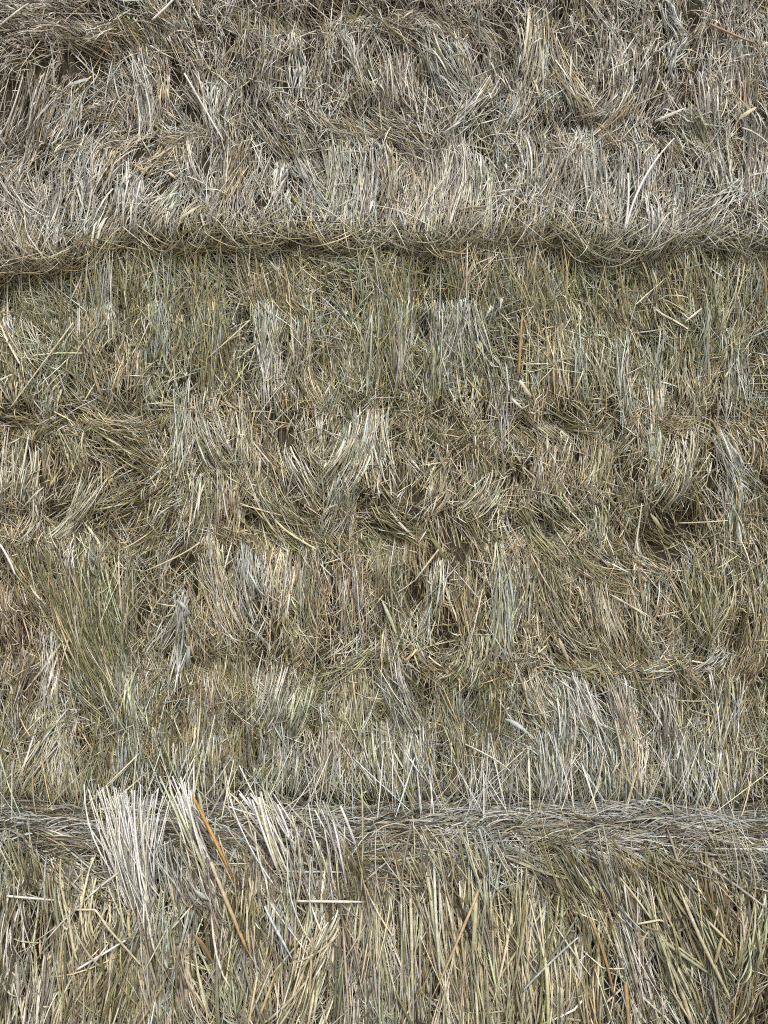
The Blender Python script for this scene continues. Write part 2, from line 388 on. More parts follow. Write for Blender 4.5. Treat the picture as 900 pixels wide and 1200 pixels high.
M_STROKES = [
 (112,282,128,392,20,14,70,"bluegrey pale greygreen",7,15,1.9), (128,276,165,316,26,18,70,"olive tan olive",-8,19,1.8), (172,310,156,392,14,16,40,"olive greygreen tan",-6,13,1.7),
 (182,285,190,422,22,24,110,"greygreen bluegrey palegreen",5,11,1.8), (42,322,72,362,16,18,24,"green greygreen palegreen",-4,11,2.2), (15,345,48,430,34,40,60,"pale cream greygreen",-6,8,1.8),
 (76,330,74,430,22,24,50,"greygreen green bluegrey",3,10,1.8), (100,330,108,440,20,22,50,"cream tan pink",3,8,1.7), (238,292,250,450,30,30,120,"olive greygreen tan",5,11,1.8),
 (270,338,300,352,20,20,40,"tan cream yellow",-3,7,1.7), (10,440,14,480,34,36,40,"cream tan greygreen",3,8,1.8), (55,440,52,480,30,30,36,"greygreen bluegrey pale",3,8,1.8),
 (100,486,168,512,14,26,90,"olive tan cream",-8,18,1.7), (128,505,200,552,30,26,80,"olive brown tan",-9,13,1.7), (2,492,60,500,14,18,50,"olive tan",6,12,1.7),
 (212,450,208,562,16,20,50,"pale bluegrey greygreen",3,10,1.9), (20,510,12,600,40,44,80,"greygreen cream pale",8,9,1.8), (85,510,92,560,30,26,44,"greygreen green tan",-3,9,1.8),
 (232,470,262,545,30,36,70,"pale grey greygreen",-6,9,1.8), (285,470,290,550,26,30,60,"cream tan pale",-4,9,1.7), (150,400,145,470,30,34,50,"tan pink cream",4,7,1.6),
 (306,300,352,372,30,24,80,"olive tan cream",-10,14,1.7), (352,370,348,440,20,22,50,"tan cream grey",4,12,1.7), (316,350,315,482,18,22,70,"pale bluegrey greygreen",3,11,2.0),
 (300,320,306,400,18,18,40,"bluegrey palegreen",3,10,1.9), (385,318,420,330,34,34,60,"cream pink tan",-3,6,1.7), (445,292,450,450,40,44,180,"greygreen grey olive",6,10,1.7),
 (470,300,468,440,24,24,70,"bluegrey greygreen pale",4,10,1.8), (506,340,490,402,14,16,36,"grey tan bluegrey",3,13,2.0), (520,330,530,440,26,34,80,"greygreen bluegrey pale",-5,13,1.9),
 (545,330,565,430,26,30,70,"bluegrey palegreen grey",-6,12,1.9), (592,305,572,375,16,14,36,"bluegrey pale",4,13,2.2), (510,400,502,470,20,22,50,"greygreen bluegrey dark",3,9,1.7),
 (395,400,390,470,30,34,60,"greygreen grey tan",3,8,1.8), (352,430,372,480,26,22,50,"cream tan tan",-3,9,1.7), (425,485,395,565,34,40,110,"bluegrey pale greygreen",12,14,1.9),
 (440,490,442,560,30,44,80,"pale cream grey",-7,14,1.8), (536,486,556,508,14,16,40,"olive green",-4,15,1.7), (480,490,487,530,14,16,34,"tan tan cream",-3,12,1.7),
 (585,430,588,520,24,26,50,"grey bluegrey pale",3,8,1.8), (560,500,566,560,30,34,50,"cream greygreen tan",-3,9,1.7), (345,520,372,570,30,30,50,"grey greygreen pale",-5,9,1.8),
 (617,285,630,372,30,34,90,"olive greygreen tan",-6,10,1.6), (660,290,668,385,34,36,100,"olive tan greygreen",-6,10,1.6), (700,298,712,390,34,36,80,"tan brown greygreen",-5,8,1.6),
 (745,300,760,380,26,32,60,"tan cream greygreen",-6,8,1.6), (812,286,832,372,26,16,60,"palegreen green greygreen",6,18,2.0), (872,286,838,385,26,12,60,"yellow palegreen greygreen",-4,20,1.9),
 (842,284,836,380,26,14,50,"palegreen greygreen green",3,18,2.0), (822,350,826,450,12,12,40,"bluegrey greygreen",3,12,1.9), (885,300,876,400,30,34,70,"brown tan pink",4,7,1.6),
 (672,385,680,470,16,16,50,"bluegrey greygreen",-3,9,1.8), (726,390,735,495,16,16,50,"bluegrey grey",-4,11,1.8), (765,395,766,500,18,18,60,"bluegrey greygreen pale",3,11,1.8),
 (862,395,866,488,26,26,60,"bluegrey grey pale",3,10,1.9), (650,380,655,470,22,22,46,"tan cream",-4,8,1.6), (700,400,712,470,26,28,50,"tan pink greygreen",-5,8,1.6),
 (800,400,806,470,24,26,46,"tan cream greygreen",-3,8,1.7), (640,488,705,505,14,16,70,"olive dark green",-4,15,1.6), (750,480,730,500,10,14,26,"tan cream",4,12,1.6),
 (815,488,770,505,12,16,50,"tan olive cream",6,13,1.6), (845,512,884,575,22,28,90,"bluegrey pale greygreen",-10,13,1.9), (800,505,785,590,24,26,60,"greygreen cream pale",10,11,1.8),
 (765,500,756,570,14,14,40,"bluegrey greygreen",3,12,1.8), (650,515,640,580,34,38,70,"cream tan pale",4,8,1.7), (700,510,690,580,34,36,60,"greygreen cream tan",5,8,1.7),
 (890,500,880,570,22,22,40,"brown tan",3,8,1.7),
 (112,560,66,625,26,18,80,"pale cream greygreen",8,15,1.9), (45,575,25,632,22,16,40,"pale cream",5,13,2.0), (210,555,130,600,26,22,80,"olive tan brown",12,11,1.7),
 (190,590,150,640,28,28,60,"tan olive cream",9,11,1.7), (235,560,226,640,26,30,50,"greygreen cream pale",4,9,1.8), (270,560,262,640,26,30,50,"cream tan pale",5,9,1.7),
 (44,645,100,790,24,30,70,"olive greygreen tan green",-8,15,1.9), (74,638,122,805,26,34,80,"olive greygreen tan",-8,16,1.9), (100,638,138,805,26,32,80,"green olive greygreen",-5,17,1.9),
 (122,640,146,790,26,18,70,"greygreen green palegreen",-3,17,1.9), (150,650,150,785,22,18,60,"greygreen olive grey",2,15,1.8), (95,700,150,850,30,26,70,"green olive palegreen",-6,17,1.9), (70,690,128,815,24,26,60,"green greygreen olive",-8,16,1.9),
 (478,345,470,400,18,20,50,"greygreen bluegrey olive",2,13,1.8), (548,322,520,432,22,18,70,"bluegrey greygreen grey",5,20,1.9), (536,330,548,425,22,22,60,"bluegrey palegreen grey",-4,19,1.9), (515,360,508,470,16,16,50,"greygreen olive bluegrey",3,18,1.8),
 (10,650,60,720,24,24,40,"olive tan green",-7,13,1.7),
 (82,634,88,672,8,6,18,"white pale",2,27,2.4), (112,640,122,676,16,10,30,"pale bluegrey palegreen",-2,26,2.1), (56,735,55,832,16,20,50,"pale cream white",3,16,2.0),
 (40,770,20,850,30,36,60,"brown mauve tan",6,8,1.7), (12,690,18,760,24,30,40,"tan brown pink",4,8,1.6), (145,780,150,860,28,34,80,"palegreen greygreen bluegrey",3,15,2.0),
 (212,706,178,770,14,34,40,"bluegrey pale greygreen",4,18,2.2), (215,706,200,805,12,20,36,"pale bluegrey grey",3,18,2.2), (90,780,120,830,26,26,60,"green greygreen olive",-5,13,1.8),
 (245,640,280,745,30,34,90,"cream pale tan",-7,9,1.8), (230,690,236,780,24,26,50,"tan brown cream",-3,7,1.6), (285,640,296,720,22,24,46,"bluegrey pale grey",-4,11,1.9),
 (240,800,236,900,30,34,70,"tan brown cream",3,8,1.7), (280,745,268,850,30,36,70,"greygreen olive tan",3,9,1.7),
 (302,572,362,636,40,36,120,"green olive yellow",-10,18,1.8), (405,552,385,625,26,28,60,"pale greygreen bluegrey",7,14,1.8), (440,600,502,634,18,24,80,"olive tan green",-7,18,1.8),
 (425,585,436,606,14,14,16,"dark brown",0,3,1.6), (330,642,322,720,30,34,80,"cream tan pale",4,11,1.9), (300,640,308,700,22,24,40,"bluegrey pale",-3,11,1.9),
 (362,650,372,740,26,28,70,"greygreen tan grey",-5,10,1.7), (410,640,418,740,28,30,80,"tan pink grey",-5,10,1.7), (455,640,468,750,28,32,90,"greygreen grey green",-6,11,1.8),
 (485,620,490,690,24,26,50,"cream tan tan",-3,9,1.7), (515,660,498,742,16,20,50,"bluegrey greygreen pale",3,13,2.0), (540,660,552,740,24,26,50,"tan brown greygreen",-5,9,1.7),
 (584,640,586,768,16,26,90,"palegreen greygreen bluegrey",4,19,2.1), (545,590,575,640,20,22,50,"olive dark tan",-6,14,1.7), (520,560,500,600,26,22,46,"pink cream tan",5,10,1.7),
 (580,555,545,605,26,24,60,"cream greygreen pale",9,12,1.8), (432,764,372,796,12,18,50,"palegreen greygreen yellow",7,17,1.8), (330,780,312,850,34,40,90,"pale greygreen grey",6,12,1.8),
 (365,790,340,860,20,24,50,"palegreen greygreen olive",6,11,1.8), (455,780,486,862,24,30,90,"pale bluegrey greygreen",-6,15,1.9), (412,780,410,880,30,36,90,"tan cream greygreen",3,11,1.7),
 (540,770,520,800,18,18,40,"green olive",4,14,1.9), (505,770,540,790,12,16,36,"brown mauve tan",-3,12,1.7), (560,745,545,800,20,24,60,"greygreen cream palegreen",5,13,1.8),
 (575,790,570,880,30,34,70,"tan olive greygreen",3,9,1.7), (520,800,540,880,26,28,60,"olive greygreen tan",-4,9,1.8),
 (615,600,658,664,14,14,50,"olive green tan",-6,20,1.8), (652,632,742,690,20,34,110,"olive tan greygreen",-14,17,1.7), (640,655,668,745,30,36,90,"tan cream greygreen",-7,11,1.6),
 (700,670,725,775,36,36,110,"cream tan grey",-8,12,1.6), (745,680,758,770,26,28,70,"pale tan greygreen",-5,10,1.7), (795,665,824,748,26,16,36,"olive tan greygreen",-5,19,1.8),
 (850,660,828,750,26,16,36,"olive yellow greygreen",4,18,1.8), (820,655,826,745,18,12,30,"olive greygreen",2,18,1.8), (855,552,862,640,14,16,60,"pale bluegrey greygreen",6,16,1.9),
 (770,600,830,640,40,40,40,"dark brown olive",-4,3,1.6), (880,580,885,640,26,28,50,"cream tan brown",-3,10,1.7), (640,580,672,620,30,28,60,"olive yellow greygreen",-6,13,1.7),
 (700,590,690,640,26,24,46,"greygreen pale olive",5,13,1.8), (615,655,612,740,26,30,60,"pale greygreen tan",3,9,1.7), (875,670,872,770,36,38,80,"tan brown greygreen",3,8,1.7),
 (640,772,700,788,14,18,60,"olive greygreen tan",-5,15,1.7), (752,792,806,768,14,18,56,"palegreen bluegrey greygreen",-5,18,2.0), (820,792,850,760,14,20,40,"pale bluegrey white",-4,16,2.0),
 (790,770,822,815,22,24,50,"olive tan",-6,14,1.7), (622,790,645,850,26,26,70,"greygreen yellow pale",-4,12,1.9), (668,790,712,885,24,26,90,"pale white bluegrey",-6,16,1.9),
 (660,800,658,890,22,26,60,"bluegrey pale greygreen",3,13,2.0), (720,795,745,880,24,26,70,"cream pale pink",-4,13,1.9), (780,800,785,890,30,34,90,"grey pale mauve",-2,10,1.8),
 (850,790,846,880,34,38,80,"greygreen pale tan",3,9,1.8), (890,760,872,800,16,18,36,"brown tan",4,10,1.7),
 # the long pale ends that hang over the ledge
 (75,850,28,950,24,70,110,"pale cream tan",4,14,2.1), (70,850,82,950,22,50,90,"cream pale yellow",-3,15,2.1), (150,850,150,930,30,40,80,"greygreen bluegrey pale",3,11,1.9),
 (125,840,128,925,30,34,60,"greygreen olive tan",2,9,1.8), (200,820,206,930,34,40,80,"olive tan brown",2,8,1.8), (245,830,242,935,30,34,90,"bluegrey pale tan",2,10,1.9),
 (285,850,290,935,34,40,90,"tan olive grey",-2,9,1.8), (330,850,318,935,40,46,110,"greygreen bluegrey pale",8,10,1.9), (392,850,388,938,34,40,100,"grey pale tan",3,10,1.9),
 (440,855,452,938,30,36,90,"greygreen grey pale",-3,10,1.9), (490,850,496,940,30,36,90,"bluegrey greygreen pale",-3,11,1.9), (545,850,548,940,36,40,80,"olive tan grey",2,8,1.8),
 (600,860,606,942,30,34,80,"grey greygreen tan",-2,9,1.8), (648,860,650,944,34,40,120,"bluegrey pale greygreen",2,12,2.0), (695,860,702,944,34,38,110,"bluegrey pale greygreen",-3,12,1.9),
 (745,860,742,944,34,40,110,"pale bluegrey cream",3,12,1.9), (800,860,804,944,40,46,120,"pale grey greygreen",-2,11,1.9), (860,860,862,944,40,46,110,"grey pale tan",2,10,1.8),
]
B_STROKES = [
 # face of the bottom bale
 (22,1030,16,1130,22,26,30,"pale mauve white",3,14,3.0), (55,1020,52,1120,18,24,24,"cream pale tan",3,13,3.2), (40,1120,32,1215,44,50,46,"mauve grey pale",3,10,3.0),
 (8,1040,6,1210,14,22,24,"olive yellow greygreen",2,9,2.8), (80,1040,84,1215,22,30,40,"greygreen cream tan",-3,10,2.8), (105,1020,112,1120,14,16,22,"cream yellow",-3,13,2.8),
 (120,1090,96,1215,40,46,46,"tan olive cream",5,9,2.6), (178,1040,160,1110,14,12,24,"mauve white bluegrey",3,16,2.4), (176,1050,178,1215,14,20,36,"pale white cream",3,17,2.8),
 (200,1040,192,1215,22,30,40,"greygreen bluegrey olive",3,11,2.8), (215,1100,236,1215,24,40,36,"pink mauve cream",-4,14,3.2), (150,1110,130,1210,30,40,50,"olive greygreen yellow",5,10,2.6),
 (258,1040,266,1215,22,30,36,"grey greygreen olive",-3,11,2.8), (236,1000,262,1090,16,16,24,"mauve pink grey",-3,15,3.0), (290,1020,284,1110,30,34,40,"olive cream brown",4,10,2.6),
 (300,1090,290,1215,34,42,44,"greygreen grey tan",4,10,2.8), (390,1075,352,1150,18,26,30,"yellow cream pale",3,15,3.0), (366,1110,336,1215,30,40,44,"cream yellow tan",4,13,2.8),
 (330,1040,322,1120,26,30,36,"greygreen bluegrey pale",4,11,2.4), (410,1060,405,1215,26,32,40,"grey greygreen mauve",3,11,2.8), (440,1020,436,1150,20,26,30,"yellow cream greygreen",3,13,2.8),
 (445,1100,452,1215,30,40,50,"greygreen grey cream",-3,11,2.8), (480,1050,484,1215,20,24,40,"olive grey yellow",-2,12,2.6), (500,1010,540,1215,16,22,36,"cream yellow pale",-5,17,3.0),
 (520,1000,556,1215,16,20,36,"yellow cream tan",-5,18,3.2), (545,1010,572,1215,20,24,40,"cream greygreen yellow",-5,16,3.0), (555,990,590,1160,16,22,36,"yellow palegreen grey",-5,16,2.8),
 (585,1020,604,1215,22,28,44,"yellow cream tan",-5,14,3.0), (610,1010,618,1215,20,26,36,"cream yellow greygreen",-3,13,3.0), (640,1050,636,1215,26,32,50,"olive yellow greygreen",3,11,2.8),
 (668,1060,672,1215,28,34,50,"greygreen grey tan",-2,10,2.8), (690,1080,700,1215,24,28,44,"tan tan olive",-3,10,2.6), (725,1040,770,1215,30,50,70,"grey mauve pale",-7,14,2.6),
 (715,1010,745,1110,22,26,44,"bluegrey grey tan",-6,15,2.6), (755,1010,820,1200,22,34,70,"greygreen cream olive",-9,15,2.8), (780,1000,850,1150,22,30,60,"tan greygreen cream",-9,14,2.8),
 (820,1010,860,1110,26,30,50,"olive brown tan",-7,12,2.6), (815,1110,840,1215,30,36,50,"grey tan greygreen",-4,10,2.6), (890,1050,868,1150,26,34,56,"greygreen olive palegreen",5,15,2.8),
 (885,1120,872,1215,30,36,44,"olive tan brown",4,10,2.6), (660,1000,700,1060,20,22,46,"greygreen olive palegreen",-6,14,2.4), (690,1000,745,1090,18,20,46,"greygreen bluegrey olive",-7,15,2.4),
 (300,990,310,1060,26,28,40,"cream mauve tan",-3,12,2.4), (350,1000,372,1060,24,26,36,"pale mauve grey",-4,13,2.4), (30,1005,44,1050,26,26,30,"brown tan cream",-3,9,2.2), (205,1000,230,1060,20,24,36,"grey bluegrey mauve",-4,12,2.4),
 # straw lying along the ledge
 (0,972,110,985,22,20,80,"bluegrey grey pale",4,9,2.4), (0,1000,120,1005,16,18,60,"brown tan grey",4,9,2.2), (90,975,150,1005,16,16,40,"grey bluegrey",-3,9,2.2), (60,1012,140,1030,10,14,34,"tan grey cream",-3,12,2.2),
 (180,965,290,958,18,16,60,"bluegrey grey palegreen",3,8,2.4), (190,985,290,990,18,18,60,"grey pale tan",3,9,2.2), (310,965,420,952,12,14,60,"bluegrey palegreen grey",3,11,2.4),
 (320,975,410,995,16,16,60,"grey pale mauve",-4,11,2.2), (410,960,520,955,14,14,70,"bluegrey grey greygreen",4,10,2.4), (430,985,530,978,16,16,60,"grey tan cream",5,10,2.2),
 (450,985,530,988,8,8,22,"yellow tan tan",-6,14,2.2), (500,968,620,962,16,16,80,"grey bluegrey pale",3,9,2.4), (560,985,630,975,18,18,46,"mauve grey pale",4,9,2.2),
 (610,968,730,958,14,18,90,"pale bluegrey grey",3,10,2.2), (640,985,760,990,14,16,80,"grey pale cream",-4,11,2.2), (700,960,800,965,14,16,90,"pale bluegrey white",3,11,2.2),
 (760,975,900,968,16,18,100,"pale grey bluegrey",4,11,2.2), (790,990,900,985,14,16,80,"grey mauve cream",3,11,2.2), (820,1000,900,1012,12,16,46,"brown grey pale",-3,11,2.2), (630,1000,700,985,10,14,30,"brown tan dark",3,8,2.0),
]

# direction field read off the bunches
def field_samples(strokes):
    a = np.array([(s[0], s[1], s[2], s[3]) for s in strokes], float)
    mx, my = (a[:, 0] + a[:, 2]) / 2, (a[:, 1] + a[:, 3]) / 2
    dx_, dy_ = a[:, 2] - a[:, 0], a[:, 3] - a[:, 1]
    ang = np.arctan2(dx_, dy_)
    ang = np.where(ang > np.pi / 2, ang - np.pi, np.where(ang < -np.pi / 2, ang + np.pi, ang))
    return mx, my, ang

FIELD = {'top': field_samples(T_STROKES), 'mid': field_samples(M_STROKES), 'bottom': field_samples(B_STROKES)}

def field_angle(bale, px, py, sig=34.0):
    mx, my, an = FIELD[bale.key]
    w = np.exp(-(((px[:, None] - mx) ** 2 + (py[:, None] - my) ** 2) / (2 * sig * sig)))
    c = (w * np.cos(2 * an)).sum(1) + 0.12
    s = (w * np.sin(2 * an)).sum(1)
    return 0.5 * np.arctan2(s, c)

MIXES = {
 'top_high': "grey .26 mauve .14 brown .06 tan .06 pale .24 olive .04 bluegrey .10 pink .16",
 'top_low': "grey .25 pale .36 cream .10 bluegrey .16 pink .14 tan .03 greygreen .04 mauve .05",
 'mid': "tan .27 greygreen .17 olive .08 cream .18 pale .08 pink .06 brown .09 bluegrey .05 dark .03 green .02 grey .04",
 'mid_high': "greygreen .22 bluegrey .10 olive .11 tan .22 palegreen .08 cream .08 green .06 pale .06 brown .06",
 'mid_left': "tan .2 brown .22 pink .12 mauve .16 cream .14 greygreen .1 pale .05",
 'mid_low': "greygreen .24 pale .07 bluegrey .14 cream .08 tan .12 grey .09 olive .14 brown .07 dark .05",  # darker mix: shadow near the ledge is put into the straw colour
 'face': "yellow .04 pink .06 dark .05 cream .13 grey .20 bluegrey .05 greygreen .2 tan .12 brown .09 mauve .08 olive .08 pale .05",
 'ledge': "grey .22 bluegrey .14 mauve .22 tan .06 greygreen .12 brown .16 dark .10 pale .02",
}
MIXES = {k: (v.split()[0::2], np.array(v.split()[1::2], float)) for k, v in MIXES.items()}
MIXES = {k: (np.stack([PAL[c] for c in n]), p / p.sum()) for k, (n, p) in MIXES.items()}

def zone(bale, u, t):
    """which colour mix goes where: index per strand"""
    px, py = bale.to_px(u, t)
    nz = 26 * vnoise(u * 8, t * 8, bale.seed + 51)
    if bale.key == 'top': return np.where(py + nz < 118, 'top_high', 'top_low')
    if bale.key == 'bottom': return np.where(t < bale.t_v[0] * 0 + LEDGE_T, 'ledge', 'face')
    return np.where(py + nz > 800, 'mid_low', np.where((px + nz < 80) & (py > 560), 'mid_left', np.where(py + nz < 470, 'mid_high', 'mid')))

def zone_pick(z):
    out = np.zeros((len(z), 3))
    for k in np.unique(z):
        m = z == k
        cols, p = MIXES[k]
        out[m] = cols[rng.choice(len(cols), int(m.sum()), p=p)]
    return out

def jitter_colour(base, n, val=0.40, hue=0.025):
    v = np.exp(rng.normal(0, val, (n, 1)))
    c = base * v * (1 + rng.normal(0, hue, (n, 3)))
    c = c * np.minimum(1, (0.62 + 0.15 * np.tanh(c.max(1, keepdims=True) - 0.6)) / c.max(1, keepdims=True))
    return np.clip(c, 0.02, 0.80)

def pick(names, n):
    idx = rng.integers(0, len(names), n)
    return np.stack([PAL[k] for k in names])[idx]

def surf_strands(bale, U, Tt, H):
    P, N = bale.at(U, Tt, H)
    return P, N

def stroke_strands(bale, st, K=7):
    x0, y0, x1, y1, w0, w1, n, pal, bend, lift, wid = st
    n = int(n * 1.25); lift += 5
    steep = abs(x1 - x0) > 0.75 * abs(y1 - y0) and bale is not BOT
    if steep: n = int(n * .62); lift -= 3
    o = rng.uniform(-.5, .5, n)
    L = math.hypot(x1 - x0, y1 - y0); tx, ty = (x1 - x0) / L, (y1 - y0) / L
    nx, ny = ty, -tx
    span = rng.uniform(0.28, 0.9, n); a = rng.uniform(-0.16, 1.16 - span, n); w0 *= 1.15; w1 *= 1.15
    s = a[:, None] + span[:, None] * np.linspace(0, 1, K)[None, :]
    off = o[:, None] * (w0 + (w1 - w0) * s) + bend * 2.2 * s * (1 - s) * (1 + .3 * rng.normal(size=(n, 1)))
    ang = rng.normal(0, 0.13, (n, 1)); ang = np.where(rng.random((n, 1)) < 0.18, ang * 3.0, ang)
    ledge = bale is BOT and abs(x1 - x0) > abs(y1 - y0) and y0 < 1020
    if steep or (bale is BOT and abs(x1 - x0) > abs(y1 - y0)): ang = ang * 1.8
    off = off + (s - s.mean(1, keepdims=True)) * L * np.tan(np.clip(ang, -.6, .6))
    off = off + rng.normal(0, 0.6, (n, 1)) * np.sin(2.5 * np.pi * (s - a[:, None]) + rng.uniform(0, 6, (n, 1)))
    px = x0 + tx * L * s + nx * off; py = y0 + ty * L * s + ny * off
    U, Tt = bale.from_px(px, py)
    q = np.linspace(0, 1, K)[None, :]
    lay = rng.uniform(0.1, 1.0, (n, 1)) ** 1.2 * (1 - (2 * np.abs(o[:, None])) ** 2 * 0.6)
    e0 = rng.uniform(-0.006, 0.002, (n, 1)); e1 = rng.uniform(-0.006, 0.004, (n, 1))
    H = lay * lift * 1e-3 * (1 - np.abs(2 * q - 1) ** 2.5) + e0 * (1 - q) ** 3 + e1 * q ** 3 + 0.002
    P, N = bale.at(U, Tt, H)
    cl = jitter_colour(pick(Q(pal), n), n, 0.36, 0.025)
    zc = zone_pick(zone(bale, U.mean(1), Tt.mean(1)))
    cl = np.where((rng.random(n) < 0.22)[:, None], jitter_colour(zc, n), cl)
    if ledge: cl = cl * 0.72                      # darker straw on the ledge
    w = wid * 1e-3 * np.exp(rng.normal(0, 0.36, n)) * (0.74 if bale is not BOT else (0.62 if ledge else 0.82))
    tw = np.stack([rng.normal(0, 0.55, n), rng.normal(0, 0.8, n)], -1)
    tp = np.stack([rng.uniform(0, 0.5, n), rng.choice([0.1, 0.5, 0.9], n)], -1)
    return P, N, w, tw, cl, tp

def auto_strands(bale, n_clumps, per, K, h0, h1, wid, len_mm, ang_sd, fan_sd, stray=0.1, u_lim=None, t_rng=None, big_seed=0):
    """bunches over the whole front, direction following the field"""
    ul = u_lim or bale.half - 0.02
    tr = t_rng or (0.02, bale.len - 0.05)
    u = rng.uniform(-ul, ul, n_clumps); t = rng.uniform(tr[0], tr[1], n_clumps)
    keep = (np.abs(u) < 0.80) | (rng.random(n_clumps) < 0.5)
    u, t = u[keep], t[keep]; m = len(u)
    px, py = bale.to_px(u, t)
    a = field_angle(bale, px, py) + rng.normal(0, ang_sd, m) + 0.22 * vnoise(u * 9, t * 7, bale.seed + 21)
    # strands turn into the creases
    for i in range(len(bale.creases)):
        d = t - bale.crease_t(i, u)
        k = np.exp(-((d - 0.004) / 0.014) ** 2) * (vnoise(u * 8, 7.7 * i + 0.5, bale.seed + 9) > -0.25)
        sg = np.where(vnoise(u * 7, i * 3.1, bale.seed + 31) > -0.35, 1, -1)
        a = a * (1 - k) + k * sg * rng.uniform(0.7, 1.4, m)
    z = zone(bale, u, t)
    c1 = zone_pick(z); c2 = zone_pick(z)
    for (hu, ht, hr, hd) in bale.hollows:         # thin cover over the hollows
        k = np.exp(-(((u - hu) / hr) ** 2 + ((t - ht) / hr) ** 2)) > rng.random(m) * 1.3
        u = np.where(k & (rng.random(m) < .75) & (h0 > -3), 9.0, u)
    cnt = rng.integers(int(per * .5), int(per * 1.5) + 1, m) * (u < 5)
    idx = np.repeat(np.arange(m), cnt); n = len(idx)
    halfw = rng.uniform(0.006, 0.020, m)[idx]
    o = rng.uniform(-1, 1, n)
    al = rng.normal(0, 0.012, n)
    ang = a[idx] + rng.normal(0, fan_sd, n) + o * rng.normal(0, 0.12, m)[idx]
    sm = rng.random(n) < stray
    ang = np.where(sm, ang + rng.normal(0, 0.8, n), ang)
    L = np.exp(rng.normal(math.log(len_mm), 0.38, n)) * 1e-3
    L = L * np.where((z == 'mid_high') | (z == 'mid_low'), 1.4, 1.0)[idx]
    L = np.clip(L, 0.012, len_mm * 2.6e-3)
    curv = rng.normal(0, 1.2, m)[idx] + rng.normal(0, 1.3, n)
    s = np.linspace(-.5, .5, K)[None, :] * L[:, None]
    th = ang[:, None] + curv[:, None] * s + np.where(rng.random((n, 1)) < .22, rng.normal(0, .35, (n, 1)) * (np.arange(K)[None] >= K // 2), 0) + rng.normal(0, 0.02, (n, K))
    du = np.sin(th); dt = np.cos(th)
    ds = (L / (K - 1))[:, None]
    U = np.cumsum(du * ds, 1); Tt = np.cumsum(dt * ds, 1)
    U -= U.mean(1, keepdims=True); Tt -= Tt.mean(1, keepdims=True)
    U += (u[idx] + np.cos(a[idx]) * o * halfw + np.sin(a[idx]) * al)[:, None]
    Tt += (t[idx] - np.sin(a[idx]) * o * halfw + np.cos(a[idx]) * al)[:, None]
    U = np.clip(U, -bale.half, bale.half); Tt = np.clip(Tt, 0.0, bale.len)
    q = np.linspace(0, 1, K)[None, :]
    lay = (rng.uniform(h0, h1, m)[idx] * (1 - 0.5 * o * o) * rng.uniform(0.5, 1.1, n))[:, None] * 1e-3
    e1 = np.where(rng.random((n, 1)) < 0.15, rng.uniform(0, 0.012, (n, 1)), rng.uniform(-.006, .002, (n, 1)))
    H = lay * (1 - np.abs(2 * q - 1) ** 2.5 * 0.9) + e1 * q ** 3 + rng.uniform(-.005, .001, (n, 1)) * (1 - q) ** 3
    P, N = bale.at(U, Tt, H)
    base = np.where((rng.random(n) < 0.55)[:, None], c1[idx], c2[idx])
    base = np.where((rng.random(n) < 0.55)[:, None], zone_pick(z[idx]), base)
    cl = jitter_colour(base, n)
    w = wid * 1e-3 * np.exp(rng.normal(0, 0.36, n))
    tw = np.stack([rng.normal(0, 0.6, n), rng.normal(0, 0.9, n)], -1)
    tp = np.stack([rng.uniform(0, 0.5, n), rng.choice([0.1, 0.5, 0.9], n)], -1)
    return P, N, w, tw, cl, tp

def crease_folds(bale, i, K=8, step=0.020):
    """bunches that come out of a crease sideways and turn down over the bulge under it"""
    us = np.arange(-bale.half + .05, bale.half - .05, step) + rng.normal(0, step * .4, int(math.ceil((2 * bale.half - .1) / step - 1e-9)))
    out = []
    for u0 in us:
        if float(vnoise(u0 * 8, 7.7 * i + 0.5, bale.seed + 9)) < rng.uniform(-.5, .1): continue
        n = rng.integers(10, 30)
        sg = 1 if float(vnoise(u0 * 6, i * 2.7, bale.seed + 41)) > -0.3 else -1
        a0 = sg * rng.uniform(0.5, 1.3); a1 = a0 - sg * rng.uniform(0.05, 0.55)
        L = rng.uniform(0.03, 0.075)
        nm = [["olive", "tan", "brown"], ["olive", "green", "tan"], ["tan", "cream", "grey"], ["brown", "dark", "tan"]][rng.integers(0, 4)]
        if bale.key == 'top': nm = [["grey", "tan", "mauve"], ["brown", "mauve", "tan"], ["olive", "tan", "grey"]][rng.integers(0, 3)]
        l = L * rng.uniform(0.5, 1.0, n)[:, None]
        q = np.linspace(0, 1, K)[None, :]
        th = (a0 + rng.normal(0, .26, (n, 1))) * (1 - q) + (a1 + rng.normal(0, .15, (n, 1))) * q
        du = np.cumsum(np.sin(th) * l / (K - 1), 1); dt = np.cumsum(np.cos(th) * l / (K - 1), 1)
        st = rng.normal(0, 0.007, (n, 1)); su = rng.normal(0, 0.010, (n, 1))
        t0 = bale.crease_t(i, np.array([u0]))[0] - 0.004
        U = np.clip(u0 + su + du - sg * 0.02, -bale.half, bale.half); Tt = np.clip(t0 + st + dt, 0, bale.len)
        lay = rng.uniform(0.2, 1, (n, 1)) * rng.uniform(0.004, 0.014)
        H = lay * (1 - np.abs(2 * q - 1) ** 2.2) + rng.uniform(-.005, 0, (n, 1)) * (1 - q) ** 2
        P, N = bale.at(U, Tt, H)
        cl = jitter_colour(pick(nm, n), n, 0.22)
        w = 1.15e-3 * np.exp(rng.normal(0, .35, n))
        out.append((P, N, w, np.stack([rng.normal(0, .5, n), rng.normal(0, .7, n)], -1), cl,
                    np.stack([rng.uniform(0, .4, n), rng.choice([.1, .5, .9], n)], -1)))
    return out

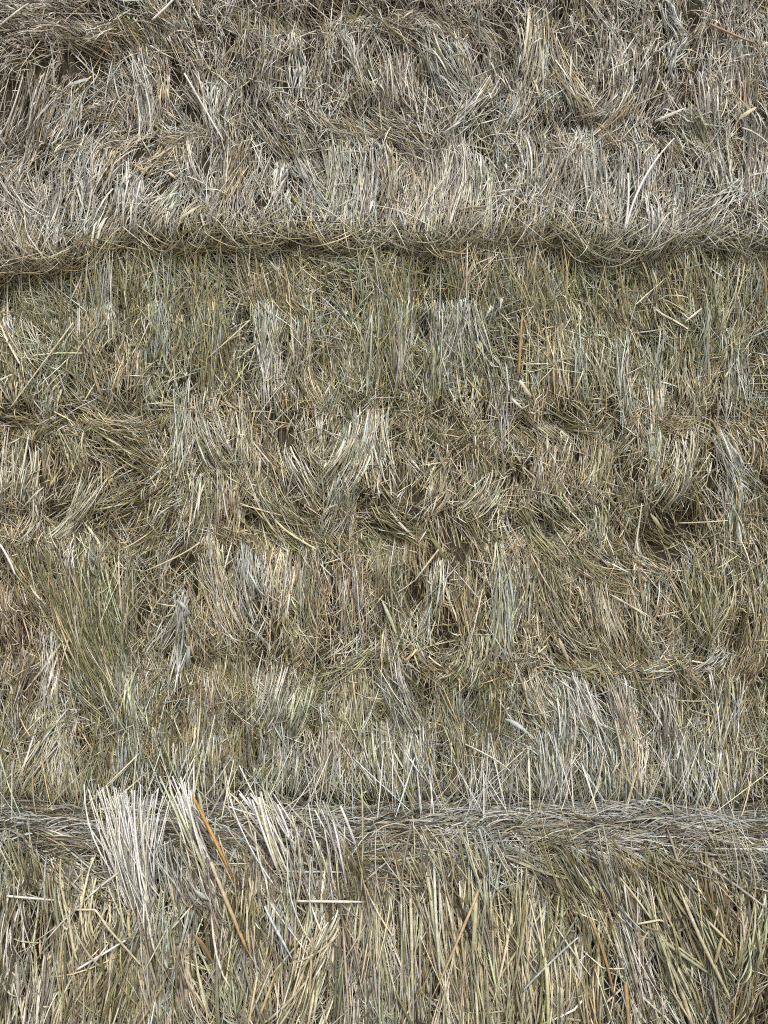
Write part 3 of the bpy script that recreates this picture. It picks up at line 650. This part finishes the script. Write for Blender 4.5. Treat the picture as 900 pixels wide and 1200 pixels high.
# ------------------------------------------------------------------ ground
gm = bpy.data.meshes.new("ground")
g = 60.0
gm.from_pydata([(-g, -g, 0), (g, -g, 0), (g, g, 0), (-g, g, 0)], [], [(0, 1, 2, 3)])
gm.materials.append(M_SOIL)
go = bpy.data.objects.new("ground", gm); COL.objects.link(go)
tag(go, kind="structure")
BOT_LIFT = 0.0

# ------------------------------------------------------------------ the bales' bodies and straw
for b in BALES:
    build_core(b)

NAMED = [(60, 690, 152, 730, "large dark green tuft fanned out upwards"), (815, 320, 870, 345, "pale green bundle hanging from the seam"),
         (780, 20, 800, 70, "blue-grey twisted lock"), (190, 730, 212, 760, "fan of pale blades"), (805, 695, 845, 712, "olive green bunch")]
for b in BALES:
    coat = Bunch()
    if b is BOT:
        tr = (0.02, b.len - 0.4)
        coat_items = [
            auto_strands(b, 900, 11, 6, -6, 0, 1.6, 46, 0.45, 0.35, 0.3, t_rng=tr),
            auto_strands(b, 1700, 11, 6, 0, 9, 1.7, 105, 0.15, 0.12, 0.10, t_rng=tr),
            auto_strands(b, 1250, 8, 6, 6, 18, 2.0, 100, 0.17, 0.14, 0.12, t_rng=tr),
            auto_strands(b, 1700, 4, 6, 8, 18, 1.5, 60, 0.35, 0.4, 0.22, t_rng=tr)]
    else:
        tr = (0.40, b.len - 0.10)
        coat_items = [
            auto_strands(b, 1500, 15, 6, -7, 0, 1.15, 30, 0.6, 0.45, 0.3, t_rng=tr),
            auto_strands(b, 2300, 12, 6, -1, 6, 1.1, 50, 0.28, 0.18, 0.12, t_rng=tr),
            auto_strands(b, 1900, 9, 6, 4, 13, 1.15, 52, 0.30, 0.18, 0.14, t_rng=tr),
            auto_strands(b, 4800, 4, 6, 7, 17, 1.05, 36, 0.6, 0.55, 0.3, t_rng=tr)]
    wide = 1.35 if b is BOT else 1.0
    coat_items += [auto_strands(b, 2600, 4, 6, 3, 15, 1.2 * wide, 11, 0.9, 0.9, 0.5, t_rng=tr),
                   auto_strands(b, 420, 1, 6, 6, 16, 2.4 * wide, 46, 0.4, 0.3, 0.2, t_rng=tr)]
    if b is BOT:
        coat_items += [auto_strands(b, 700, 8, 6, 2, 12, 1.5, 48, 0.9, 0.5, 0.4, t_rng=(0.2, 0.46))]
    for it in coat_items: coat.items.append(it)
    tufts = {}
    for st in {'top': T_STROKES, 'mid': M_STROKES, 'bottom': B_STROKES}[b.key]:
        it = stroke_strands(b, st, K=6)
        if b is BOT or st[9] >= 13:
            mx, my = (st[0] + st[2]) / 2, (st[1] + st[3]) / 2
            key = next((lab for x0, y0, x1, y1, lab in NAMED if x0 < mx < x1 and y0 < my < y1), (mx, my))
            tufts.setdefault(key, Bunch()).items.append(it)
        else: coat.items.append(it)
    for key, bn in tufts.items():
        o = bn.build("straw_tuft", None, stem=(b is BOT)); adopt(o, b)
        if isinstance(key, str): o["label"] = key
    o = coat.build("packed_straw", None)
    adopt(o, b); tag(o, kind="stuff")

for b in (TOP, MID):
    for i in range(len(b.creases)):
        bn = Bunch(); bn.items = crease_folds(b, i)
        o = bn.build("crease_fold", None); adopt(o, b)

    # bunches with a shape of their own become parts, the rest belongs to the packed straw
# roll of straw combed along the lower edge of the top bale
def edge_roll(b, n=1700, K=8):
    u = rng.uniform(-b.half + .05, b.half - .05, n)
    t_edge = float(np.interp(271, b.py_v, b.t_v))
    t = t_edge + 0.012 * vnoise(u * 6, u * 0 + .5, 78) + rng.normal(0.000, 0.0075, n)
    L = np.clip(np.exp(rng.normal(math.log(.07), .45, n)), .02, .2)
    a = np.pi / 2 + rng.normal(0, .42, n) + 0.28 * vnoise(u * 11, t * 20, 77)
    q = np.linspace(-.5, .5, K)[None, :]
    cv = rng.normal(0, 1.6, n)[:, None]
    th = a[:, None] + cv * q * L[:, None]
    ds = (L / (K - 1))[:, None]
    U = np.cumsum(np.sin(th) * ds, 1); Tt = np.cumsum(np.cos(th) * ds, 1)
    U += (u - U.mean(1))[:, None]; Tt += (t - Tt.mean(1))[:, None]
    dip = 0.004
    q1 = q + .5
    H = (rng.uniform(0.003, .024, (n, 1)) + .009 * vnoise(u * 14, u * 0, 79)[:, None]) * (1 - np.abs(2 * q1 - 1) ** 2.4) + dip + .001 * rng.normal(size=(n, 1))
    U = np.clip(U, -b.half, b.half); Tt = np.clip(Tt, 0, b.len)
    P, N = b.at(U, Tt, H)
    nm = ["tan", "olive", "cream", "greygreen", "pale", "yellow", "tan"]  # pale and cream straws paint the lit look of the lip into its colour
    cl = jitter_colour(pick(nm, n), n)
    lf = u < -.45
    cl[lf] = jitter_colour(pick(["cream", "tan", "pale", "tan", "yellow", "brown"], int(lf.sum())), int(lf.sum()))
    rt = u > .33
    cl[rt] = jitter_colour(pick(["grey", "pale", "greygreen", "olive"], int(rt.sum())), int(rt.sum()))
    w = 1.2e-3 * np.exp(rng.normal(0, .3, n))
    bn = Bunch(); bn.add(P, N, w, np.stack([rng.normal(0, .5, n), rng.normal(0, .7, n)], -1), cl,
                         np.stack([rng.uniform(0, .5, n), rng.choice([.1, .5, .9], n)], -1))
    o = bn.build("edge_roll", None); adopt(o, b)
edge_roll(TOP)

# upright cut ends standing above the front edge of the bottom bale: root on the face, tip free in the air
LOOSE_ENDS = {}
def upright(b, xr, yr, wr, xt, yt, wt, n, pal, out=0.02, wid=1.75, jit=0.10, K=7, label=None, bright=1.0, into=None):
    o_ = rng.uniform(-.5, .5, n)
    px = xr + o_ * wr * 1.3 + rng.normal(0, 4, n); py = yr + rng.normal(0, 18, n)
    U, Tt = b.from_px(px, py)
    P0, N0 = b.at(U, Tt, np.full(n, 0.002))
    fr = 1.06 - 0.75 * rng.random(n) ** 1.6
    depth = D + P0[:, 1] - rng.uniform(0, out, n) - 0.008
    tx = xt + o_ * wt + rng.normal(0, 0.12 * abs(yr - yt) + 4, n); ty = yr + (yt - yr) * fr
    tx = px + (tx - px) * fr
    P1 = np.stack([(tx - 450) / F * depth, depth - D, ZC + (600 - ty) / F * depth], -1)
    q = np.linspace(0, 1, K)[None, :, None]
    P = P0[:, None] * (1 - q) + P1[:, None] * q
    L = np.linalg.norm(P1 - P0, axis=1)[:, None, None]
    P = P + np.array([0, -1, 0.0])[None, None] * L * rng.uniform(0.02, 0.10, (n, 1, 1)) * 4 * q * (1 - q)
    P[:, :, 0] += (L * rng.normal(0, 0.03, (n, 1, 1)) * 4 * q * (1 - q))[:, :, 0]
    N = np.tile(np.array([0, -1.0, 0]), (n, K, 1))
    cl = np.clip(jitter_colour(pick(Q(pal), n), n, .28, .02) * bright, .02, .8)
    bn = Bunch(); bn.add(P, N, wid * 1e-3 * np.exp(rng.normal(0, .3, n)), np.stack([rng.normal(0, .4, n), rng.normal(0, .5, n)], -1), cl,
                         np.stack([np.zeros(n), rng.uniform(0, .5, n)], -1))
    if into:
        LOOSE_ENDS.setdefault((into, b.key), Bunch()).items += bn.items
        return
    o = bn.build("straw_tuft", None, stem=(b is BOT)); adopt(o, b)
    if label: o["label"] = label
upright(BOT, 165, 1045, 26, 140, 926, 62, 90, "white pale cream pale", bright=1.35, wid=1.9, label="whitish tuft of cut straw standing upright")
upright(BOT, 172, 1040, 18, 165, 930, 34, 36, "white bluegrey pale", wid=2.0, bright=1.4)
upright(BOT, 236, 1005, 22, 205, 915, 34, 24, "palegreen pale white", wid=3.0, bright=1.35)
upright(BOT, 262, 1010, 40, 225, 945, 60, 22, "cream tan mauve")
upright(BOT, 335, 1000, 30, 296, 930, 46, 36, "pale white cream", wid=2.4, bright=1.4)
upright(BOT, 400, 1005, 26, 376, 940, 34, 28, "white pale grey", wid=2.2, bright=1.35)
upright(BOT, 352, 1010, 16, 345, 955, 26, 18, "pale cream", bright=1.25)
upright(BOT, 490, 1040, 40, 470, 985, 50, 20, "cream yellow tan")
upright(BOT, 545, 1030, 40, 515, 968, 60, 26, "yellow cream bluegrey")
upright(BOT, 590, 1020, 30, 575, 970, 50, 18, "bluegrey cream grey")
upright(BOT, 720, 1060, 20, 705, 970, 40, 16, "grey cream tan")
for (xr, xt, yt, w, n, pal) in ((122, 116, 276, 26, 26, "bluegrey pale greygreen"), (150, 135, 268, 26, 30, "olive tan olive"), (190, 184, 280, 26, 26, "greygreen bluegrey"),
        (242, 238, 284, 34, 30, "olive greygreen tan"), (320, 300, 288, 40, 34, "olive tan cream"), (450, 446, 284, 50, 40, "greygreen grey olive"), (625, 616, 280, 40, 34, "olive greygreen tan"),
        (665, 660, 280, 40, 34, "olive tan greygreen"), (710, 704, 290, 36, 26, "tan brown greygreen"), (835, 815, 284, 26, 24, "palegreen green"), (845, 868, 282, 22, 24, "yellow palegreen"),
        (560, 545, 288, 50, 36, "greygreen tan olive"), (390, 385, 296, 40, 26, "tan olive brown"), (770, 765, 296, 40, 26, "tan cream olive"), (60, 50, 312, 50, 26, "greygreen tan olive"), (890, 890, 290, 40, 26, "brown tan olive")):
    upright(MID, xr, 345, w, xt, yt, w, n + 16, pal, out=0.012, wid=1.15)
upright(BOT, 40, 1060, 50, 45, 1015, 70, 18, "tan cream brown")
upright(BOT, 760, 1050, 60, 735, 1000, 80, 24, "tan greygreen cream")

# lower ends of the middle bale's straw splayed over the ledge
for x in np.arange(-40, 940, 22):
    n = int(rng.integers(6, 18)); x = x + rng.normal(0, 8)
    U0, T0 = MID.from_px(x + rng.normal(0, 12, n), 890 + rng.normal(0, 16, n)); P0, _ = MID.at(U0, T0, np.full(n, .004))
    U1, T1 = BOT.from_px(x + rng.normal(0, 26, n), np.clip(957 + rng.normal(0, 9, n), 948, 985)); P1, _ = BOT.at(U1, T1, rng.uniform(.001, .008, n))
    q = np.linspace(0, 1, 7)[None, :, None]
    P = P0[:, None] * (1 - q) + P1[:, None] * q
    P[:, :, 1] -= (rng.uniform(0, .012, (n, 1)) * (4 * q * (1 - q))[:, :, 0])
    pal = ["bluegrey pale greygreen", "cream pale grey", "greygreen olive tan", "grey pale bluegrey"][int(rng.integers(0, 4))]
    bn = Bunch(); bn.add(P, np.tile(np.array([0, -1.0, 0.2]), (n, 7, 1)), 1.3e-3 * np.exp(rng.normal(0, .35, n)), np.stack([rng.normal(0, .5, n), rng.normal(0, .7, n)], -1),
                         jitter_colour(pick(Q(pal), n), n), np.stack([rng.uniform(0, .4, n), rng.uniform(0, .9, n)], -1))
    LOOSE_ENDS.setdefault(('hanging_ends', 'mid'), Bunch()).items += bn.items
# ragged fringe along the front edge of the bottom bale, and over the upper seam
for k, x in enumerate(np.arange(-30, 940, 24)):
    pal = ["grey mauve cream", "yellow cream greygreen", "bluegrey pale grey", "tan brown olive", "greygreen olive cream"][int(rng.integers(0, 5))]
    x = x + rng.normal(0, 8)
    if rng.random() < .25: continue
    upright(BOT, x + (14 if x < 600 else 34) + rng.normal(0, 12), 1040 + rng.normal(0, 12), 40, x, 985 + rng.normal(0, 16), 50, int(rng.integers(8, 22)), pal, wid=1.5, into='edge_fringe')
for x in np.arange(-30, 940, 30):
    if rng.random() < .5: continue
    x = x + rng.normal(0, 9)
    upright(MID, x + rng.normal(4, 6), 335 + rng.normal(0, 10), 40, x, 288 + rng.normal(0, 10), 40, int(rng.integers(10, 26)), ["olive tan greygreen", "greygreen bluegrey olive", "tan brown olive"][int(rng.integers(0, 3))], out=0.012, wid=1.1, into='seam_fringe')

for (nm, key), bn in LOOSE_ENDS.items():
    b = {x.key: x for x in BALES}[key]
    tag(adopt(bn.build(nm, None, stem=(b is BOT)), b), kind="stuff")

# ------------------------------------------------------------------ loose stalks and leaves that lie on the faces, each a thing of its own
def loose(name, bale, pts, wid, colour, label, lift=14, cat="straw stalk", stem=True, K=14, taper=(0.1, 0.3), group="loose stalks caught on the bales", ends=4, c2=None):
    p = np.array(pts, float)
    seg = np.r_[0, np.cumsum(np.hypot(*np.diff(p, axis=0).T))]
    s = np.linspace(0, seg[-1], K)
    px = np.interp(s, seg, p[:, 0])[None]; py = np.interp(s, seg, p[:, 1])[None]
    if len(pts) == 3 and 'bent' not in name:      # a smooth bow through the middle point
        q = s / seg[-1]; a, m, c = p
        ctrl = 2 * m - 0.5 * (a + c)
        bz = ((1 - q) ** 2)[:, None] * a + (2 * q * (1 - q))[:, None] * ctrl + (q ** 2)[:, None] * c
        px, py = bz[:, 0][None], bz[:, 1][None]
    U, Tt = bale.from_px(px, py)
    P, N = bale.at(U, Tt, np.zeros_like(U))
    # a stiff stalk bridges the hollows: chord between its ends plus lift
    q = np.linspace(0, 1, K)[None, :, None]
    Ps = P.copy()
    qq = q[..., 0]
    if bale is BOT and py.min() < 1000: P[:, :, 1] = P[:, :, 1].min()
    yl = P[:, :1, 1] * (1 - qq) + P[:, -1:, 1] * qq
    push = np.clip(np.max(yl - P[:, :, 1]), 0, .03) * 0.6
    Ps[:, :, 1] = yl - push - lift * 1e-3 * (0.75 + 0.25 * np.sin(np.pi * qq)) if abs(yl - P[:, :, 1]).max() < .06 else np.minimum(yl - push, P[:, :, 1]) - lift * 1e-3
    dep = Ps[:, :, 1] + D
    Ps[:, :, 0] = (px - 450) / F * dep; Ps[:, :, 2] = ZC + (600 - py) / F * dep
    base = PAL[colour] if isinstance(colour, str) else lin(colour)
    cl = np.repeat(base[None, None], K, 1) * (1 + 0.10 * np.sin(np.linspace(0, 9, K) + rng.uniform(0, 6)))[None, :, None]
    if c2 is not None:
        m = np.linspace(0, 1, K)[None, :, None]; cl = cl * (1 - m) + PAL[c2] * m
    cl = np.clip(cl, .02, .72)
    bn = Bunch(); bn.add(Ps, N, np.array([wid * 1e-3]), np.array([[0.1, 0.3]]), cl, np.array([list(taper)]))
    o = bn.build(name, None, stem=stem)
    c = np.array(Ps[0, K // 2])
    co = np.empty(len(o.data.vertices) * 3, np.float32); o.data.vertices.foreach_get("co", co)
    o.data.vertices.foreach_set("co", (co.reshape(-1, 3) - c.astype(np.float32)).ravel())
    o.location = c
    if stem:                                      # close the cut ends
        import bmesh
        bm = bmesh.new(); bm.from_mesh(o.data)
        bmesh.ops.holes_fill(bm, edges=[e for e in bm.edges if e.is_boundary], sides=8)
        bm.to_mesh(o.data); bm.free()
    tag(o, label, cat, group)
    return o

loose("straw_stalk", BOT, [(348, 1056), (429, 1057)], 4.0, "pale", "thick whitish stalk lying dead level across the lowest bale", 16)
loose("straw_stalk", BOT, [(226, 933), (252, 985), (277, 1038)], 5.0, (182, 142, 84), "thick orange stalk slanting down over the ledge of the lowest bale", 16, taper=(.2, .6))
loose("straw_stalk", BOT, [(247, 1010), (268, 1062), (289, 1112)], 6.0, "cream", "cream and orange stalk slanting below the orange one on the lowest bale", 14, c2="orange")
loose("straw_stalk", BOT, [(8, 1050), (66, 1055)], 3.6, "pale", "short pale stalk lying almost level at the left of the lowest bale", 14)
loose("bent_stalk", BOT, [(88, 1066), (112, 1066), (127, 1088), (166, 1132)], 3.4, "cream", "cream stalk folded sharply near one end, on the lowest bale", 18, K=20)
loose("straw_stalk", BOT, [(89, 1137), (147, 1102)], 3.6, "white", "whitish stalk rising to the right under the folded cream one", 16)
loose("straw_stalk", BOT, [(140, 1022), (96, 1058), (54, 1102)], 3.2, "pale", "long pale stalk slanting down left from the white upright tuft", 18)
loose("straw_stalk", BOT, [(421, 905), (425, 960), (423, 1050)], 3.0, "yellow", "thin yellow stalk standing upright in front of the ledge", 22, taper=(.7, .1))
loose("straw_stalk", BOT, [(347, 1060), (352, 1010), (342, 955)], 3.4, "cream", "cream stalk standing from the left end of the level white one", 16)
loose("straw_stalk", BOT, [(612, 1162), (645, 1128), (678, 1098)], 3.2, "bluegrey", "long blue-grey stalk rising to the right on the lowest bale", 16)
loose("bent_stalk", BOT, [(746, 1083), (773, 1078), (778, 1080), (785, 1086)], 3.4, "cream", "short cream stalk with a kinked tip, right part of the lowest bale", 18)
loose("straw_stalk", BOT, [(726, 1028), (745, 1052), (764, 1078)], 3.2, "cream", "cream stalk running down right to the kinked short one", 17)
loose("straw_stalk", BOT, [(830, 1080), (858, 1108)], 4.2, "yellow", "stubby yellow stalk slanting down at the right of the lowest bale", 16)
loose("straw_stalk", BOT, [(838, 1128), (846, 1098)], 5.0, "tan", "stubby tan stalk leaning under the stubby yellow one", 14)
loose("straw_stalk", BOT, [(733, 1150), (737, 1202)], 6.5, (166, 138, 94), "broad orange stalk upright at the very bottom of the lowest bale", 12)
loose("straw_stalk", BOT, [(691, 1076), (708, 1120), (720, 1168)], 3.6, (158, 130, 90), "orange-brown stalk hanging in the middle of the lowest bale", 14)
loose("dry_leaf", BOT, [(229, 1044), (238, 1050), (247, 1054)], 6.5, (158, 164, 158), "small wide blue-grey leaf beside the orange stalks", 14, cat="leaf", stem=False, taper=(.5, .4))
loose("dry_leaf", BOT, [(226, 1095), (238, 1108), (250, 1130)], 6.0, (128, 108, 80), "curled brown leaf under the small blue-grey leaf", 18, cat="leaf", stem=False, taper=(.5, .8))
loose("straw_stalk", BOT, [(820, 1010), (852, 1030), (900, 1066)], 3.6, "grey", "grey stalk slanting off the right edge of the lowest bale", 18)
loose("straw_stalk", MID, [(746, 955), (747, 915), (745, 868)], 3.8, (172, 154, 120), "upright tan stalk with a knot, standing on the ledge against the middle bale", 18, taper=(.1, .6))
loose("straw_stalk", MID, [(721, 845), (733, 900), (746, 950)], 3.2, "cream", "long cream stalk leaning onto the knotted tan one", 20)
loose("dry_leaf", MID, [(592, 843), (607, 850), (626, 866)], 6.4, (176, 186, 180), "pale blue-grey pointed leaf lying low on the middle bale", 22, cat="leaf", stem=False, taper=(.6, .95))
loose("dry_leaf", MID, [(221, 757), (220, 781)], 6.0, "bluegrey", "short wide whitish leaf hanging below the fan of pale blades", 26, cat="leaf", stem=False)
loose("dry_leaf", MID, [(207, 704), (214, 709), (221, 717)], 5.0, "bluegrey", "short whitish leaf at the top of the fan of pale blades", 26, cat="leaf", stem=False)
loose("straw_stalk", MID, [(0, 638), (10, 655), (18, 674)], 4.0, "white", "white stalk poking in at the left edge beside the green tuft", 22)
loose("straw_stalk", MID, [(612, 368), (610, 400), (608, 440)], 5.0, "orange", "bright orange stalk upright on the middle bale, right of its centre", 18, taper=(.7, .2))
loose("straw_stalk", MID, [(490, 290), (488, 320), (488, 352)], 4.6, (190, 138, 66), "dark orange stalk hanging straight down from the upper seam", 18)
loose("straw_stalk", MID, [(234, 636), (208, 652), (168, 670)], 3.0, "cream", "thin cream stalk lying crosswise right of the green tuft", 20)
loose("straw_stalk", MID, [(86, 378), (40, 440), (12, 478)], 2.8, "cream", "thin cream stalk slanting across the upper left of the middle bale", 18)
loose("straw_stalk", MID, [(293, 375), (268, 398), (243, 420)], 2.8, "cream", "thin cream stalk rising to the right below the upper seam", 18)
loose("straw_stalk", MID, [(822, 362), (803, 377)], 4.0, "pale", "short pale stalk tilted beside the pale green bundle under the seam", 20)
loose("dry_leaf", MID, [(609, 446), (616, 456), (622, 464)], 5.5, "cream", "small cream leaf tilted below the bright orange stalk", 18, cat="leaf", stem=False)
loose("straw_stalk", MID, [(600, 468), (611, 478)], 5.0, "pale", "stubby pale stalk below the small cream leaf", 18)
loose("dry_leaf", MID, [(762, 602), (770, 612), (778, 624)], 7.0, "yellow", "pointed yellow-green leaf at the edge of the dark hollow", 20, cat="leaf", stem=False, taper=(.8, .7))
loose("straw_stalk", MID, [(795, 613), (825, 612), (853, 610)], 2.4, "cream", "thin level stalk crossing the dark hollow", 20)
loose("straw_stalk", MID, [(743, 648), (748, 620), (752, 590)], 2.8, "pale", "thin pale stalk upright left of the dark hollow", 20)
loose("straw_stalk", MID, [(514, 644), (500, 662), (485, 682)], 3.6, "cream", "cream stalk tilted on the lower half of the middle bale", 20)
loose("dry_leaf", MID, [(448, 705), (456, 722), (464, 742)], 5.5, "palegreen", "pale green blade slanting near the centre of the middle bale", 20, cat="leaf", stem=False, taper=(.6, .4))
loose("dry_leaf", MID, [(655, 748), (660, 760), (666, 774)], 6.0, "pink", "small pinkish leaf just above the lowest crease", 20, cat="leaf", stem=False, taper=(.7, .5))
loose("straw_stalk", MID, [(714, 696), (742, 712), (756, 722)], 2.8, "cream", "cream stalk lying across the fine straw right of centre", 18)
loose("straw_stalk", MID, [(545, 872), (580, 890), (600, 906)], 2.4, "pale", "thin pale stalk crossing the foot of the middle bale", 20)
loose("straw_stalk", TOP, [(790, 162), (752, 215), (732, 276)], 4.2, "white", "long bowed white stalk, the longest on the weathered upper bale", 20, taper=(.6, .2))
loose("straw_stalk", TOP, [(736, 203), (736, 240), (731, 272)], 3.6, "white", "white stalk hanging beside the long bowed one", 18)
loose("straw_stalk", TOP, [(832, 28), (858, 40), (884, 50)], 4.2, (164, 138, 110), "brown stalk lying flat at the upper right corner", 18)
loose("dry_leaf", TOP, [(768, 142), (786, 134), (804, 126)], 5.5, "pale", "pale tapering leaf right of centre on the weathered upper bale", 18, cat="leaf", stem=False, taper=(.3, .9))
loose("dry_leaf", TOP, [(866, 140), (876, 132), (886, 126)], 6.5, "cream", "curled cream leaf near the right edge of the upper bale", 18, cat="leaf", stem=False, taper=(.6, .6))
loose("straw_stalk", TOP, [(870, 150), (886, 157), (900, 168)], 3.2, "pale", "pale bowed stalk below the curled cream leaf", 18)
loose("straw_stalk", TOP, [(0, 30), (22, 12), (34, 4)], 3.4, "pale", "pale stalk at the upper left corner", 18)
loose("straw_stalk", TOP, [(216, 86), (246, 138), (262, 165)], 3.6, "pale", "pale stalk slanting down right across the upper left creases", 18)
loose("straw_stalk", TOP, [(178, 24), (195, 8), (206, -4)], 4.4, "pale", "wide pale stalk leaning out of the top edge", 18)
loose("dry_leaf", TOP, [(82, 99), (92, 96), (103, 92)], 5.0, "bluegrey", "small blue-grey leaf in the dark upper left hollow", 18, cat="leaf", stem=False)
loose("dry_leaf", TOP, [(212, 256), (226, 246), (236, 240)], 5.0, "yellow", "small yellow leaf above the upper seam, left part", 18, cat="leaf", stem=False, taper=(.4, .8))
loose("straw_stalk", TOP, [(157, 193), (166, 198), (174, 203)], 3.0, (206, 170, 96), "short yellow stalk on the left of the weathered upper bale", 18)
loose("straw_stalk", MID, [(165, 277), (190, 298), (216, 322)], 3.4, "pale", "pale stalk crossing the upper seam, left part", 24)

# the seed head caught under the second crease
def seed_head(bale, x, y, h, label):
    n = 34
    q = rng.random(n)
    U0, T0 = bale.from_px(np.array([x]), np.array([y])); P0, _ = bale.at(U0, T0, np.array([.016]))
    base = P0[0]; k = (base[1] - .008 + D) / F
    top = base + np.array([0.25 * h * k, -.010, h * k])
    K = 5
    R = base[None] + (top - base)[None] * q[:, None]
    d = norm(np.stack([rng.normal(.1, .55, n), rng.normal(-.35, .4, n), rng.normal(.8, .3, n)], -1))
    P = R[:, None] + d[:, None] * (np.linspace(0, 1, K)[None, :, None] * rng.uniform(.004, .008, (n, 1, 1)))
    bn = Bunch(); bn.add(P - base, np.tile(np.array([0, -1.0, 0]), (n, K, 1)), rng.uniform(.0014, .0024, n), rng.normal(0, .6, (n, 2)),
                         jitter_colour(pick(["tan", "yellow", "cream"], n), n, .2), np.tile(np.array([.6, .9]), (n, 1)))
    t = bpy.data.objects.new("seed_head", None); t.empty_display_size = .02; t.location = base; COL.objects.link(t)
    tag(t, label, "seed head")
    bn.build("spikelets", t)
    ax = np.linspace(-.5, 1, 8)[None, :, None] * (top - base)[None, None]
    st = Bunch(); st.add(ax, np.tile(np.array([0, -1.0, 0]), (1, 8, 1)), np.array([.0014]), np.zeros((1, 2)), PAL["tan"][None], np.array([[.1, .5]]))
    st.build("stem", t, stem=True)
seed_head(MID, 409, 642, 32, "small tan grass seed head sticking out under the middle crease of the middle bale")
